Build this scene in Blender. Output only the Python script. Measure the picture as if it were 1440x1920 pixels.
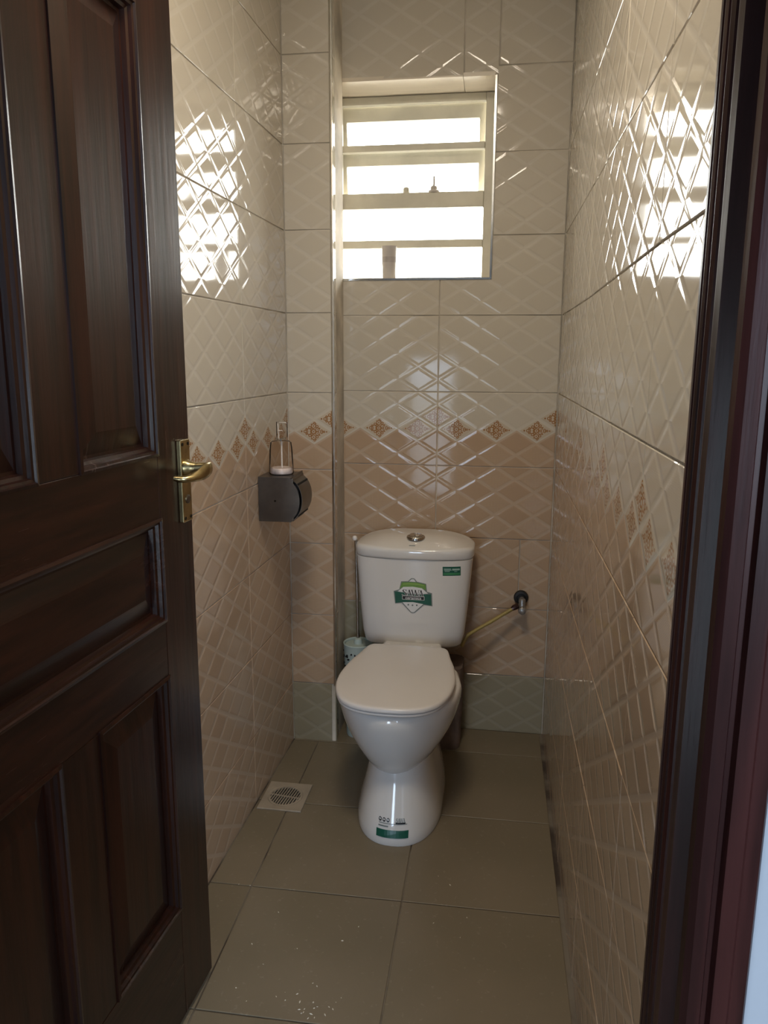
import bpy, bmesh, math, random
from mathutils import Vector, Matrix
random.seed(7)
for o in list(bpy.data.objects): bpy.data.objects.remove(o, do_unlink=True)
SC = bpy.context.scene
C = SC.collection
PI = math.pi

# ------------------------------------------------------------------ camera
CAM_Y, CAM_Z, YAW, PITCH, ROLL = -2.6484, 1.3284, 0.1513, 0.1969, 0.0049
cam = bpy.data.cameras.new('camera')
cam.sensor_fit = 'VERTICAL'; cam.sensor_height = 36.0
cam.lens = 1458.6 / 1920 * 36.0
cam.clip_start = 0.02
co = bpy.data.objects.new('camera', cam); C.objects.link(co)
f = Vector((-math.sin(YAW) * math.cos(PITCH), math.cos(YAW) * math.cos(PITCH), -math.sin(PITCH)))
r = Vector((math.cos(YAW), math.sin(YAW), 0)); u = r.cross(f)
r2 = r * math.cos(ROLL) + u * math.sin(ROLL); u2 = u * math.cos(ROLL) - r * math.sin(ROLL)
co.matrix_world = Matrix(((r2.x, u2.x, -f.x, 0), (r2.y, u2.y, -f.y, CAM_Y), (r2.z, u2.z, -f.z, CAM_Z), (0, 0, 0, 1)))
SC.camera = co

# ------------------------------------------------------------------ daylight and exposure
SKY = 15.0
w = bpy.data.worlds.new('sky'); SC.world = w; w.use_nodes = True
nt = w.node_tree; nt.nodes.clear()
wo = nt.nodes.new('ShaderNodeOutputWorld'); bg = nt.nodes.new('ShaderNodeBackground')
tc = nt.nodes.new('ShaderNodeTexCoord'); sep = nt.nodes.new('ShaderNodeSeparateXYZ')
ramp = nt.nodes.new('ShaderNodeValToRGB')
mr = nt.nodes.new('ShaderNodeMapRange'); mr.inputs[1].default_value = -1; mr.inputs[2].default_value = 1
nt.links.new(tc.outputs['Generated'], sep.inputs[0]); nt.links.new(sep.outputs['Z'], mr.inputs[0])
nt.links.new(mr.outputs[0], ramp.inputs[0])
side = nt.nodes.new('ShaderNodeMapRange'); side.inputs[1].default_value = -.9; side.inputs[2].default_value = .9   # hazy white toward the sun's side, bluer opposite
nt.links.new(sep.outputs['Y'], side.inputs[0])
skm = nt.nodes.new('ShaderNodeMix'); skm.data_type = 'RGBA'; skm.blend_type = 'MULTIPLY'; skm.inputs[0].default_value = 1.0
hz = nt.nodes.new('ShaderNodeMix'); hz.data_type = 'RGBA'; hz.inputs[6].default_value = (.60, .76, 1.0, 1); hz.inputs[7].default_value = (1, .985, .95, 1)
nt.links.new(side.outputs[0], hz.inputs[0]); nt.links.new(ramp.outputs[0], skm.inputs[6]); nt.links.new(hz.outputs[2], skm.inputs[7])
nt.links.new(skm.outputs[2], bg.inputs[0])
el = ramp.color_ramp.elements
el[0].position = 0.47; el[0].color = (0.55, 0.51, 0.44, 1)          # sunlit ground
el[1].position = 0.51; el[1].color = (1.0, 1.0, 0.98, 1)            # bright hazy sky
bg.inputs[1].default_value = SKY
nt.links.new(bg.outputs[0], wo.inputs[0])
def portal(name, loc, rot, sx, sy):
    l = bpy.data.lights.new(name, 'AREA'); l.shape = 'RECTANGLE'; l.size = sx; l.size_y = sy
    l.cycles.is_portal = True
    o = bpy.data.objects.new(name, l); C.objects.link(o); o.location = loc; o.rotation_euler = rot
portal('window_portal', (-.32, .33, 1.88), (-PI / 2, 0, 0), .74, .86)
CORR_BACK = -3.75                       # far side of the corridor, with two unseen openings added for fill light and reflections
OPENS = ((-.76, -.42, .2, 1.3), (.45, 1.15, .9, 2.3))
for k_, q_ in enumerate(OPENS):
    portal('corridor_portal', ((q_[0] + q_[1]) / 2, CORR_BACK - .14, (q_[2] + q_[3]) / 2), (PI / 2, 0, 0), q_[1] - q_[0], q_[3] - q_[2])
vs = SC.view_settings
vs.view_transform = 'Standard'; vs.look = 'None'; vs.exposure = 0.0; vs.gamma = 1.0
vs.use_curve_mapping = False

# ------------------------------------------------------------------ node helpers
class S:
    def __init__(s, nt, k): s.nt = nt; s.k = k
    def m(s, op, *a, clamp=False):
        n = s.nt.nodes.new('ShaderNodeMath'); n.operation = op; n.use_clamp = clamp
        for i, v in enumerate((s,) + a):
            if isinstance(v, S): s.nt.links.new(v.k, n.inputs[i])
            else: n.inputs[i].default_value = v
        return S(s.nt, n.outputs[0])
    def __add__(s, o): return s.m('ADD', o)
    def __sub__(s, o): return s.m('SUBTRACT', o)
    def __mul__(s, o): return s.m('MULTIPLY', o)
    def __radd__(s, o): return s.m('ADD', o)
    def __rmul__(s, o): return s.m('MULTIPLY', o)
    def abs(s): return s.m('ABSOLUTE')
    def floor(s): return s.m('FLOOR')
    def fract(s): return s.m('FRACT')
    def min(s, o): return s.m('MINIMUM', o)
    def max(s, o): return s.m('MAXIMUM', o)
    def lt(s, o): return s.m('LESS_THAN', o)
    def gt(s, o): return s.m('GREATER_THAN', o)
    def near(s, o, e=.1): return s.m('COMPARE', o, e)
    def inv(s): return (s * -1.0) + 1.0
    def sstep(s, a, b):
        n = s.nt.nodes.new('ShaderNodeMapRange'); n.interpolation_type = 'SMOOTHSTEP'
        s.nt.links.new(s.k, n.inputs[0]); n.inputs[1].default_value = a; n.inputs[2].default_value = b
        return S(s.nt, n.outputs[0])
def newmat(name):
    m = bpy.data.materials.new(name); m.use_nodes = True
    nt = m.node_tree; nt.nodes.clear()
    out = nt.nodes.new('ShaderNodeOutputMaterial'); b = nt.nodes.new('ShaderNodeBsdfPrincipled')
    nt.links.new(b.outputs[0], out.inputs[0])
    return m, nt, b, out
def rgb(nt, c):
    n = nt.nodes.new('ShaderNodeRGB'); n.outputs[0].default_value = (*c, 1); return n.outputs[0]
def mix(nt, fac, a, b):
    n = nt.nodes.new('ShaderNodeMix'); n.data_type = 'RGBA'
    fk = fac.k if isinstance(fac, S) else fac
    if isinstance(fk, (int, float)): n.inputs[0].default_value = fk
    else: nt.links.new(fk, n.inputs[0])
    for i, c in ((6, a), (7, b)):
        if isinstance(c, (tuple, list)): n.inputs[i].default_value = (*c[:3], 1)
        else: nt.links.new(c, n.inputs[i])
    return n.outputs[2]
def noise(nt, scale, detail=3, rough=.5, coord='Object', stretch=None):
    t = nt.nodes.new('ShaderNodeTexCoord'); n = nt.nodes.new('ShaderNodeTexNoise')
    n.inputs['Scale'].default_value = scale; n.inputs['Detail'].default_value = detail; n.inputs['Roughness'].default_value = rough
    k = t.outputs[coord]
    if stretch:
        mp = nt.nodes.new('ShaderNodeMapping'); mp.inputs['Scale'].default_value = stretch
        nt.links.new(k, mp.inputs[0]); k = mp.outputs[0]
    nt.links.new(k, n.inputs['Vector'])
    return S(nt, n.outputs[0])
def bump(nt, b, h, dist, strength=1.0, prev=None):
    n = nt.nodes.new('ShaderNodeBump'); n.inputs['Distance'].default_value = dist; n.inputs['Strength'].default_value = strength
    nt.links.new(h.k, n.inputs['Height'])
    if prev: nt.links.new(prev.outputs[0], n.inputs['Normal'])
    nt.links.new(n.outputs[0], b.inputs['Normal']); return n
def plain(name, col, rough=.5, metal=0, var=.08, nscale=6, coat=0, bumpd=0, stretch=None, spec=None, coat_r=.05):
    m, nt, b, out = newmat(name)
    nz = noise(nt, nscale, 4, .55, stretch=stretch)
    lo = tuple(max(0, c * (1 - var)) for c in col); hi = tuple(min(1, c * (1 + var)) for c in col)
    nt.links.new(mix(nt, nz.sstep(.3, .7), lo, hi), b.inputs['Base Color'])
    b.inputs['Roughness'].default_value = rough; b.inputs['Metallic'].default_value = metal
    if coat: b.inputs['Coat Weight'].default_value = coat; b.inputs['Coat Roughness'].default_value = coat_r
    if spec is not None: b.inputs['Specular IOR Level'].default_value = spec
    if bumpd: bump(nt, b, nz, bumpd)
    return m
def clear(name, tint, ior=1.45, rough=.03, keep=1.0):
    """thin clear sheet: see-through with a Fresnel gloss"""
    m = bpy.data.materials.new(name); m.use_nodes = True; nt = m.node_tree; nt.nodes.clear()
    out = nt.nodes.new('ShaderNodeOutputMaterial'); t = nt.nodes.new('ShaderNodeBsdfTransparent'); g = nt.nodes.new('ShaderNodeBsdfGlossy')
    fr = nt.nodes.new('ShaderNodeFresnel'); fr.inputs[0].default_value = ior; mx = nt.nodes.new('ShaderNodeMixShader')
    nz = noise(nt, 12, 2); nt.links.new(mix(nt, nz, tuple(c * .97 for c in tint), tint), t.inputs[0])
    g.inputs['Roughness'].default_value = rough
    nt.links.new(fr.outputs[0], mx.inputs[0]); nt.links.new(t.outputs[0], mx.inputs[1]); nt.links.new(g.outputs[0], mx.inputs[2])
    nt.links.new(mx.outputs[0], out.inputs[0]); return m

# ------------------------------------------------------------------ materials
LIGHT = (.57, .515, .425); LIGHTB = (.61, .56, .48)
OLIVE = (.315, .278, .192); OLIVEB = (.355, .318, .235)
MAUVE = (.45, .318, .212); MAUVEB = (.505, .385, .28)
def tile_material(name, kind):
    m, nt, b, out = newmat(name)
    uvn = nt.nodes.new('ShaderNodeUVMap'); sp = nt.nodes.new('ShaderNodeSeparateXYZ'); nt.links.new(uvn.outputs[0], sp.inputs[0])
    U = S(nt, sp.outputs[0]) * 3.0; V = S(nt, sp.outputs[1]) * 3.0
    a = U + V; bb = U - V
    da = (a.fract() - .5).abs(); db = (bb.fract() - .5).abs(); d = da.min(db)
    band = d.sstep(.065, .085).inv()
    ca = (a + .5).floor(); cb = (bb + .5).floor()
    cu = (ca + cb) * .5; cv = (ca - cb) * .5
    odd = ((ca + cb) * .5).fract().gt(.25)
    lx = (U - cu) * 1.6; ly = (V - cv)
    glaze = noise(nt, 3.0, 2)
    LC, LB = (OLIVE, OLIVEB) if kind == 'olive' else (LIGHT, LIGHTB)
    lightc = mix(nt, glaze, tuple(c * .97 for c in LC), tuple(c * 1.03 for c in LC))
    lightc = mix(nt, band * .7, lightc, LB)
    # dotted diamonds: a fine woven dot grid
    dots = (((a * 82.0).m('SINE')) * ((bb * 82.0).m('SINE'))).gt(.05)
    mv = mix(nt, (dots * odd), MAUVE, (MAUVE[0] * 1.12, MAUVE[1] * 1.18, MAUVE[2] * 1.22))
    mv = mix(nt, band, mv, MAUVEB)
    if kind in ('light', 'olive'): col = lightc
    elif kind == 'mauve': col = mv
    else:
        low = (cv + (band * 0.0)).lt(1.45)
        isl = V.lt(1.45)
        cellm = cv.lt(1.3)
        col = mix(nt, cellm, lightc, mv)
        fl1 = odd * cv.near(1.5); fl2 = odd.inv() * cv.near(2.0) * (cu.near(0.0).max(cu.near(3.0)))
        fl = fl1.max(fl2)
        ay = ly.abs()
        def ring(cx, cy, rr, t=.022):
            dx = lx - cx; dy = ay - cy
            return ((dx * dx + dy * dy).m('SQRT') - rr).abs().lt(t)
        def disc(cx, cy, rr):
            dx = lx - cx; dy = ay - cy
            return (dx * dx + dy * dy).m('SQRT').lt(rr)
        sh = ring(-.02, 0, .085)
        for q in ((.13, .075, .07), (-.02, .22, .085), (-.2, .05, .07), (-.17, .15, .05), (.12, .2, .045), (.3, .03, .04), (-.36, .0, .05), (.02, .33, .035), (-.3, .09, .03), (.4, 0, .03), (-.09, .1, .035)):
            sh = sh.max(ring(*q, t=.017))
        for q in ((-.02, 0, .03), (.13, .075, .022), (-.02, .22, .03), (.5, 0, .03), (-.5, 0, .035), (.22, .13, .03), (-.1, .28, .028), (.08, .3, .022)): sh = sh.max(disc(*q))
        inside = (lx.abs() * .625 + ay).lt(.42)
        fbase = mix(nt, inside * .4, lightc, (.52, .40, .27))
        fcol = mix(nt, sh * inside, fbase, (.33, .165, .065))
        col = mix(nt, fl, col, fcol)
    nt.links.new(col, b.inputs['Base Color'])
    b.inputs['Roughness'].default_value = .07; b.inputs['IOR'].default_value = 1.36
    h = d.sstep(.01, .15)
    dh = (dots * odd) * (.25 if kind not in ('light', 'olive') else 0.0)
    n1 = bump(nt, b, glaze, .0012)
    bump(nt, b, h + dh * .2, .00062, prev=n1)
    return m
M = {}
M['tile_light'] = tile_material('glazed_light_tile', 'light')
M['tile_olive'] = tile_material('glazed_olive_beige_tile', 'olive')
M['tile_mauve'] = tile_material('glazed_mauve_tile', 'mauve')
M['tile_decor'] = tile_material('glazed_border_tile', 'decor')
M['grout'] = plain('pale_grout', (.60, .54, .45), .8, var=.35, nscale=5)
def floor_grout():
    m, nt, b, out = newmat('dark_floor_grout')
    nz = noise(nt, 7, 4)
    nt.links.new(mix(nt, nz.sstep(.35, .6), (.05, .035, .025), (.20, .17, .13)), b.inputs['Base Color']); b.inputs['Roughness'].default_value = .85
    return m
M['floor_grout'] = floor_grout()
def floor_tile_mat():
    m, nt, b, out = newmat('matt_beige_floor_tile')
    n1 = noise(nt, 3, 4); n2 = noise(nt, 90, 3)
    c = mix(nt, n1.sstep(.3, .7), (.18, .148, .096), (.21, .17, .115))
    c = mix(nt, n2.sstep(.62, .75) * .25, c, (.36, .33, .27))
    nt.links.new(c, b.inputs['Base Color']); b.inputs['Roughness'].default_value = .42
    bump(nt, b, n2, .0002); return m
M['floor_tile'] = floor_tile_mat()
M['plaster'] = plain('wall_paint_blue_daylight', (.44, .465, .50), .55, var=.03, nscale=3)  # white wall; the blue of the daylight is put into its colour
M['ceiling'] = plain('ceiling_paint', (.82, .80, .76), .7, var=.03)
def wood_mat(name, stretch, dark, lightc, rough):
    m, nt, b, out = newmat(name)
    g = noise(nt, 5, 6, .6, stretch=stretch); g2 = noise(nt, 3, 3, .5)
    c = mix(nt, g.sstep(.35, .7), dark, lightc)
    nt.links.new(c, b.inputs['Base Color'])
    b.inputs['Roughness'].default_value = .4; b.inputs['Specular IOR Level'].default_value = .15; b.inputs['Coat Weight'].default_value = .65
    rg = g * .10 + g2 * .12
    nt.links.new((rg + (rough - .1)).k, b.inputs['Coat Roughness'])
    bn = bump(nt, b, g, .0006)
    nt.links.new(bn.outputs[0], b.inputs['Coat Normal']); return m
DK, LT = (.009, .0020, .0009), (.026, .0062, .0026)
M['wood_v'] = wood_mat('varnished_dark_wood_upright', (9, 9, .6), DK, LT, .24)
M['wood_h'] = wood_mat('varnished_dark_wood_level', (9, .6, 9), DK, LT, .24)
M['wood_f'] = wood_mat('varnished_dark_wood_frame', (9, 9, .6), (.022, .0065, .0058), (.052, .015, .013), .22)
for n_ in M['wood_f'].node_tree.nodes:
    if n_.type == 'BSDF_PRINCIPLED': n_.inputs['Coat Weight'].default_value = .15; n_.inputs['Specular IOR Level'].default_value = .2
M['brass'] = plain('worn_brass', (.47, .38, .20), .24, 1.0, var=.25, nscale=30)
M['chrome'] = plain('chrome', (.62, .60, .56), .12, 1.0, var=.05)
M['trim_metal'] = plain('polished_trim', (.72, .72, .70), .18, 1.0, var=.08, nscale=20)
M['black_metal'] = plain('dark_screw', (.03, .025, .02), .4, 1.0)
M['steel'] = plain('brushed_steel', (.19, .17, .15), .38, 1.0, var=.22, nscale=9, bumpd=.0003)
M['ceramic'] = plain('white_glazed_ceramic', (.76, .745, .72), .10, var=.015, nscale=2, coat=.6)
M['seat_plastic'] = plain('white_seat_plastic', (.70, .67, .645), .28, var=.015)
M['win_paint'] = plain('cream_window_paint', (.60, .57, .47), .4, var=.08, nscale=10)
M['win_batten'] = plain('pinkish_cream_batten', (.68, .56, .46), .4, var=.08, nscale=8, stretch=(1, 6, 6))
M['reveal'] = plain('cream_reveal_tile', (.70, .62, .50), .25, var=.05, nscale=5, stretch=(1, 8, 8))
M['glass'] = clear('window_glass', (.97, .98, .98))
M['bottle'] = clear('clear_bottle_plastic', (.97, .955, .94), 1.12, .06)
M['pump'] = plain('clear_white_pump', (.80, .76, .72), .2, var=.05)
M['soap'] = plain('foamy_soap', (.70, .62, .60), .25, var=.2, nscale=40)
M['cup'] = plain('grey_plastic', (.50, .46, .43), .45, var=.08, nscale=8)
M['cup_band'] = plain('darker_grey_print', (.36, .32, .30), .45, var=.2, nscale=20)
M['mint'] = plain('mint_plastic', (.47, .56, .53), .4, var=.06)
M['hole'] = plain('dark_hole', (.006, .006, .006), .8)  # near-black, stands in for the shade inside hollows
M['rubber'] = plain('black_rubber', (.012, .012, .012), .55)
M['valve'] = plain('grey_valve_metal', (.34, .32, .30), .32, .6, var=.12, nscale=20)
M['valve_ring'] = plain('white_valve_washer', (.75, .72, .69), .4)
M['hose'] = plain('yellow_hose', (.36, .27, .08), .42, var=.15, nscale=25)
M['nut'] = plain('dark_brown_nut', (.06, .03, .025), .3, .7)
M['drain'] = plain('dusty_drain_metal', (.42, .36, .28), .4, .25, var=.12, nscale=12)
M['cement'] = plain('rough_mauve_cement', (.17, .125, .105), .85, var=.35, nscale=14, bumpd=.004)
def glow():
    m, nt, b, out = newmat('added_lamp_diffuser'); nz = noise(nt, 4, 1)
    nt.links.new(mix(nt, nz, (.9, .85, .75), (.92, .88, .8)), b.inputs['Base Color'])
    b.inputs['Emission Color'].default_value = (1, .87, .70, 1); b.inputs['Emission Strength'].default_value = 3; return m
M['lamp'] = glow()  # glowing cover of the added ceiling lamp
M['crumb'] = plain('pale_crumbs', (.75, .70, .58), .7)
for nme, c in dict(st_white=(.78, .79, .79), st_grey=(.18, .21, .20), st_lgreen=(.16, .33, .06), st_lgreen2=(.30, .48, .10), st_dgreen=(.008, .10, .065), st_black=(.008, .008, .01), st_mgreen=(.05, .24, .10), st_pale=(.35, .50, .45)).items():
    M[nme] = plain(nme, c, .3, var=.04, nscale=20)

# ------------------------------------------------------------------ object helpers
WO = {}                                                # world origin of every object
def reg(o, label=None, cat=None, group=None, kind=None):
    if label: o['label'] = label
    if cat: o['category'] = cat
    if group: o['group'] = group
    if kind: o['kind'] = kind
    return o
def empty(name, loc, label=None, cat=None, kind=None):
    o = bpy.data.objects.new(name, None); C.objects.link(o); o.location = loc; o.empty_display_size = .05
    WO[o] = Vector(loc); return reg(o, label, cat, None, kind)
def mesh_obj(name, verts, faces, mat, parent=None, smooth=False, uvs=None, origin=None, bevel=0, sharp=40):
    """one mesh object from world coordinates; uvs: dict face index -> list of uv"""
    vs_ = [Vector(v) for v in verts]
    if origin is None:
        lo = Vector((min(v.x for v in vs_), min(v.y for v in vs_), min(v.z for v in vs_)))
        hi = Vector((max(v.x for v in vs_), max(v.y for v in vs_), max(v.z for v in vs_)))
        origin = (lo + hi) / 2; origin.z = lo.z
    me = bpy.data.meshes.new(name)
    me.from_pydata([v - origin for v in vs_], [], faces)
    if uvs is not None:
        ul = me.uv_layers.new(name='UVMap')
        for p in me.polygons:
            for li, uv in zip(p.loop_indices, uvs[p.index]): ul.data[li].uv = uv
    bm = bmesh.new(); bm.from_mesh(me)
    bmesh.ops.recalc_face_normals(bm, faces=bm.faces)
    if bevel:
        bmesh.ops.bevel(bm, geom=[e for e in bm.edges if e.is_manifold and e.calc_face_angle(0) > math.radians(35)], offset=bevel, segments=2, affect='EDGES', profile=.5)
    if smooth:
        for fc in bm.faces: fc.smooth = True
        for e in bm.edges:
            if e.is_manifold and e.calc_face_angle(0) > math.radians(sharp): e.smooth = False
    bm.to_mesh(me); bm.free()
    me.materials.append(mat)
    o = bpy.data.objects.new(name, me); C.objects.link(o)
    if parent is not None:
        o.parent = parent; o.location = origin - WO[parent]
    else: o.location = origin
    WO[o] = origin; return o
class MB:
    def __init__(s): s.v = []; s.f = []
    def add(s, v, f):
        n = len(s.v); s.v += [Vector(q) for q in v]; s.f += [tuple(i + n for i in q) for q in f]; return s
    def box(s, x0, x1, y0, y1, z0, z1):
        return s.add([(x0, y0, z0), (x1, y0, z0), (x1, y1, z0), (x0, y1, z0), (x0, y0, z1), (x1, y0, z1), (x1, y1, z1), (x0, y1, z1)],
                     [(0, 3, 2, 1), (4, 5, 6, 7), (0, 1, 5, 4), (1, 2, 6, 5), (2, 3, 7, 6), (3, 0, 4, 7)])
    def loft(s, rings, cap0=True, cap1=True, closed=True):
        n = len(rings[0]); v = [p for q in rings for p in q]; f = []
        for i in range(len(rings) - 1):
            for j in range(n if closed else n - 1):
                k = (j + 1) % n
                f.append((i * n + j, i * n + k, (i + 1) * n + k, (i + 1) * n + j))
        if cap0: f.append(tuple(range(n - 1, -1, -1)))
        if cap1: f.append(tuple((len(rings) - 1) * n + j for j in range(n)))
        return s.add(v, f)
    def lathe(s, base, prof, n=24, axis='Z', cap0=True, cap1=True):
        b = Vector(base); rings = []
        for (rr, h) in prof:
            ring = []
            for i in range(n):
                a = 2 * PI * i / n; c, q = rr * math.cos(a), rr * math.sin(a)
                ring.append(b + (Vector((c, q, h)) if axis == 'Z' else Vector((c, h, q)) if axis == 'Y' else Vector((h, c, q))))
            rings.append(ring)
        return s.loft(rings, cap0, cap1)
    def tube(s, path, rad, n=10, flat=None):
        path = [Vector(p) for p in path]; rings = []
        for i, p in enumerate(path):
            t = (path[min(i + 1, len(path) - 1)] - path[max(i - 1, 0)]).normalized()
            up = Vector((0, 0, 1)) if abs(t.z) < .9 else Vector((1, 0, 0))
            a = t.cross(up).normalized(); b = a.cross(t).normalized()
            rr = rad[i] if isinstance(rad, (list, tuple)) else rad
            ra, rb = rr if isinstance(rr, (list, tuple)) else (rr, rr)
            rings.append([p + a * ra * math.cos(2 * PI * k / n) + b * rb * math.sin(2 * PI * k / n) for k in range(n)])
        return s.loft(rings)
    def prism(s, poly, d):
        """poly: list of 3D points (planar), d: extrusion vector"""
        n = len(poly); d = Vector(d); v = [Vector(p) for p in poly]
        return s.loft([v, [p + d for p in v]])
    def xf(s, fn): s.v = [Vector(fn(p)) for p in s.v]; return s
    def build(s, name, mat, parent=None, **k): return mesh_obj(name, s.v, s.f, mat, parent, **k)
def box(name, x0, x1, y0, y1, z0, z1, mat, parent=None, bevel=0, **k): return MB().box(x0, x1, y0, y1, z0, z1).build(name, mat, parent, bevel=bevel, **k)

# ------------------------------------------------------------------ room shell
XL, AL = -.6936, .0167            # left wall x = XL + AL*y
XR, AR = .175, -.0127             # right wall x = XR + AR*y
YP, XPE, XIN = -.1747, -.5422, -.553   # boxed pipe duct: front face, outer edge, inner corner
Z0, RH, TW = .2132, .25, .40      # height of first joint, tile height, tile width
FRONT = -2.03; OUT = -2.15; TOP = 2.56
WX0, WX1, WZ0, WZ1 = -.553, -.061, 1.583, 2.186
GAP = .0016
def rowz(k): return -.004 if k < 0 else Z0 + RH * k
def wtile(parent, O, eu, n, poly, uph, vph, mat, depth=.0055, tilt=.0022, ch=.0012, usc=TW, vsc=RH, name='wall_tile', ev=(0, 0, 1)):
    """one tile from a polygon in wall coordinates (u, v), its face on the wall plane, with a chamfered edge"""
    O, eu, n, ev = Vector(O), Vector(eu), Vector(n).normalized(), Vector(ev)
    ar = sum(poly[i][0] * poly[(i + 1) % len(poly)][1] - poly[(i + 1) % len(poly)][0] * poly[i][1] for i in range(len(poly)))
    if ar < 0: poly = poly[::-1]
    def inset(pl, d):
        out = []
        for i in range(len(pl)):
            p0, p1, p2 = Vector(pl[i - 1]), Vector(pl[i]), Vector(pl[(i + 1) % len(pl)])
            e1 = (p1 - p0).normalized(); e2 = (p2 - p1).normalized()
            n1 = Vector((-e1.y, e1.x)); n2 = Vector((-e2.y, e2.x))
            out.append(p1 + (n1 + n2) * (d / (1 + n1.dot(n2))))
        return out
    a = inset(poly, GAP); b = inset(a, ch)
    uc = sum(p[0] for p in poly) / len(poly); vc = sum(p[1] for p in poly) / len(poly)
    t1 = random.uniform(-tilt, tilt); t2 = random.uniform(-tilt, tilt)
    def P(q, dd): return O + eu * q[0] + ev * q[1] - n * (dd + t1 * (q[0] - uc) + t2 * (q[1] - vc))
    rings = [(b, 0.0), (a, ch * .8), (a, depth)]
    V, UV, F, FU = [], [], [], []
    for rg, dd in rings:
        for q in rg: V.append(P(q, dd)); UV.append(((q[0] - uph) / usc, (q[1] - vph) / vsc))
    m_ = len(poly)
    F.append(tuple(range(m_)))
    for k in range(2):
        for i in range(m_):
            j = (i + 1) % m_; F.append((k * m_ + i, (k + 1) * m_ + i, (k + 1) * m_ + j, k * m_ + j))
    F.append(tuple(2 * m_ + i for i in range(m_ - 1, -1, -1)))
    uvs = [[UV[i] for i in fc] for fc in F]
    return mesh_obj(name, V, F, mat, parent, uvs=uvs)
def rect(u0, u1, v0, v1): return [(u0, v0), (u1, v0), (u1, v1), (u0, v1)]
def rowmat(k):     # k = index of the joint below the row (-1 = cut row on the floor)
    return M['tile_light'] if k >= 4 else M['tile_decor'] if k == 3 else M['tile_mauve']
BK = .0035   # the grout face lies this far behind the tile faces

# back wall, with the window hole
wb = MB()
WD = .20; WXB = -.590                    # wall thickness; the left reveal is splayed outward
wb.prism([(-.95, BK, -.05), (WX0 - .004, BK, -.05), (WXB - .004, WD, -.05), (-.95, WD, -.05)], (0, 0, TOP + .05))
wb.box(WX1 + .004, .45, BK, WD, -.05, TOP).box(WXB - .004, WX1 + .004, BK + .0002, WD, -.05, WZ0 - .004).box(WXB - .004, WX1 + .004, BK + .0002, WD, WZ1 + .004, TOP)
wall_back = reg(wb.build('wall_back', M['grout']), 'glossy tiled back wall with the small louvred window', 'wall', kind='structure')
LN = M['reveal']
def lining(pts, d): return MB().prism(pts, d).build('reveal_lining', LN, wall_back)
lining([(WX0, 0, WZ1), (-.1615, 0, WZ1), (-.1615, WD, WZ1 - .010), (WXB, WD, WZ1 - .010)], (0, 0, .012))
lining([(-.160, -.001, WZ1 - .001), (WX1, -.001, WZ1 - .001), (WX1, WD, WZ1 - .011), (-.160, WD, WZ1 - .011)], (0, 0, .012))
lining([(WX0, .004, WZ0), (WX1, .004, WZ0), (WX1, WD, WZ0), (WXB, WD, WZ0)], (0, 0, -.004))
lining([(WX0, .002, WZ0), (WXB, WD, WZ0), (WXB - .004, WD, WZ0), (WX0 - .004, .004, WZ0)], (0, 0, WZ1 - WZ0 - .010))
lining([(WX1, .004, WZ0), (WX1, WD, WZ0), (WX1 + .004, WD, WZ0), (WX1 + .004, .004, WZ0)], (0, 0, WZ1 - WZ0 - .010))
JB = -.2218
bo, bu, bn = (0, 0, 0), (1, 0, 0), (0, -1, 0)
XRB = XR - .0005
for k in range(-1, 4):
    z0_, z1_ = rowz(k), rowz(k + 1); vph = Z0 + RH * k
    if k == -1: wtile(wall_back, bo, bu, bn, rect(XIN, JB, z0_, z1_), JB - TW, vph, M['tile_olive']); wtile(wall_back, bo, bu, bn, rect(JB, XRB, z0_, z1_), JB, vph, M['tile_olive'])
    elif k == 0: wtile(wall_back, bo, bu, bn, rect(XIN, JB, z0_, z1_), JB - TW, vph, M['tile_olive']); wtile(wall_back, bo, bu, bn, rect(JB, XRB, z0_, z1_), JB, vph, M['tile_mauve'])
    elif k == 1:
        wtile(wall_back, bo, bu, bn, rect(XIN, -.329, z0_, z1_), JB - TW, vph, M['tile_mauve']); wtile(wall_back, bo, bu, bn, rect(-.329, .071, z0_, z1_), JB, vph, M['tile_mauve'])
        wtile(wall_back, bo, bu, bn, rect(.071, XRB, z0_, z1_), JB, vph, M['tile_mauve'])
    else:
        wtile(wall_back, bo, bu, bn, rect(XIN, JB, z0_, z1_), JB - TW, vph, rowmat(k)); wtile(wall_back, bo, bu, bn, rect(JB, XRB, z0_, z1_), JB, vph, rowmat(k))
TL = M['tile_light']
wtile(wall_back, bo, bu, bn, rect(XIN, JB, rowz(4), rowz(5)), JB - TW, rowz(4), TL)
wtile(wall_back, bo, bu, bn, rect(JB, XRB, rowz(4), rowz(5)), JB, rowz(4), TL)
wtile(wall_back, bo, bu, bn, rect(XIN, JB, rowz(5), WZ0 - .004), JB - TW, rowz(5), TL)
wtile(wall_back, bo, bu, bn, [(JB, rowz(5)), (XRB, rowz(5)), (XRB, rowz(6)), (WX1 + .006, rowz(6)), (WX1 + .006, WZ0 - .004), (JB, WZ0 - .004)], JB, rowz(5), TL)
wtile(wall_back, bo, bu, bn, rect(WX1 + .006, XRB, rowz(6), rowz(7)), JB, rowz(6), TL)
wtile(wall_back, bo, bu, bn, rect(WX1 + .006, XRB, rowz(7), rowz(8)), JB, rowz(7), TL)
wtile(wall_back, bo, bu, bn, rect(-.049, XRB, rowz(8), rowz(9)), JB, rowz(8), TL)
wtile(wall_back, bo, bu, bn, rect(-.158, -.049, WZ1 + .002, rowz(9) - .02), -.158, rowz(8), TL)
wtile(wall_back, bo, bu, bn, rect(XIN, -.158, WZ1 + .002, rowz(9) - .02), -.158 - TW, rowz(8), TL)
wtile(wall_back, bo, bu, bn, rect(XIN, -.158, rowz(9) - .02, TOP), -.158 - TW, rowz(9), TL)
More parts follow.
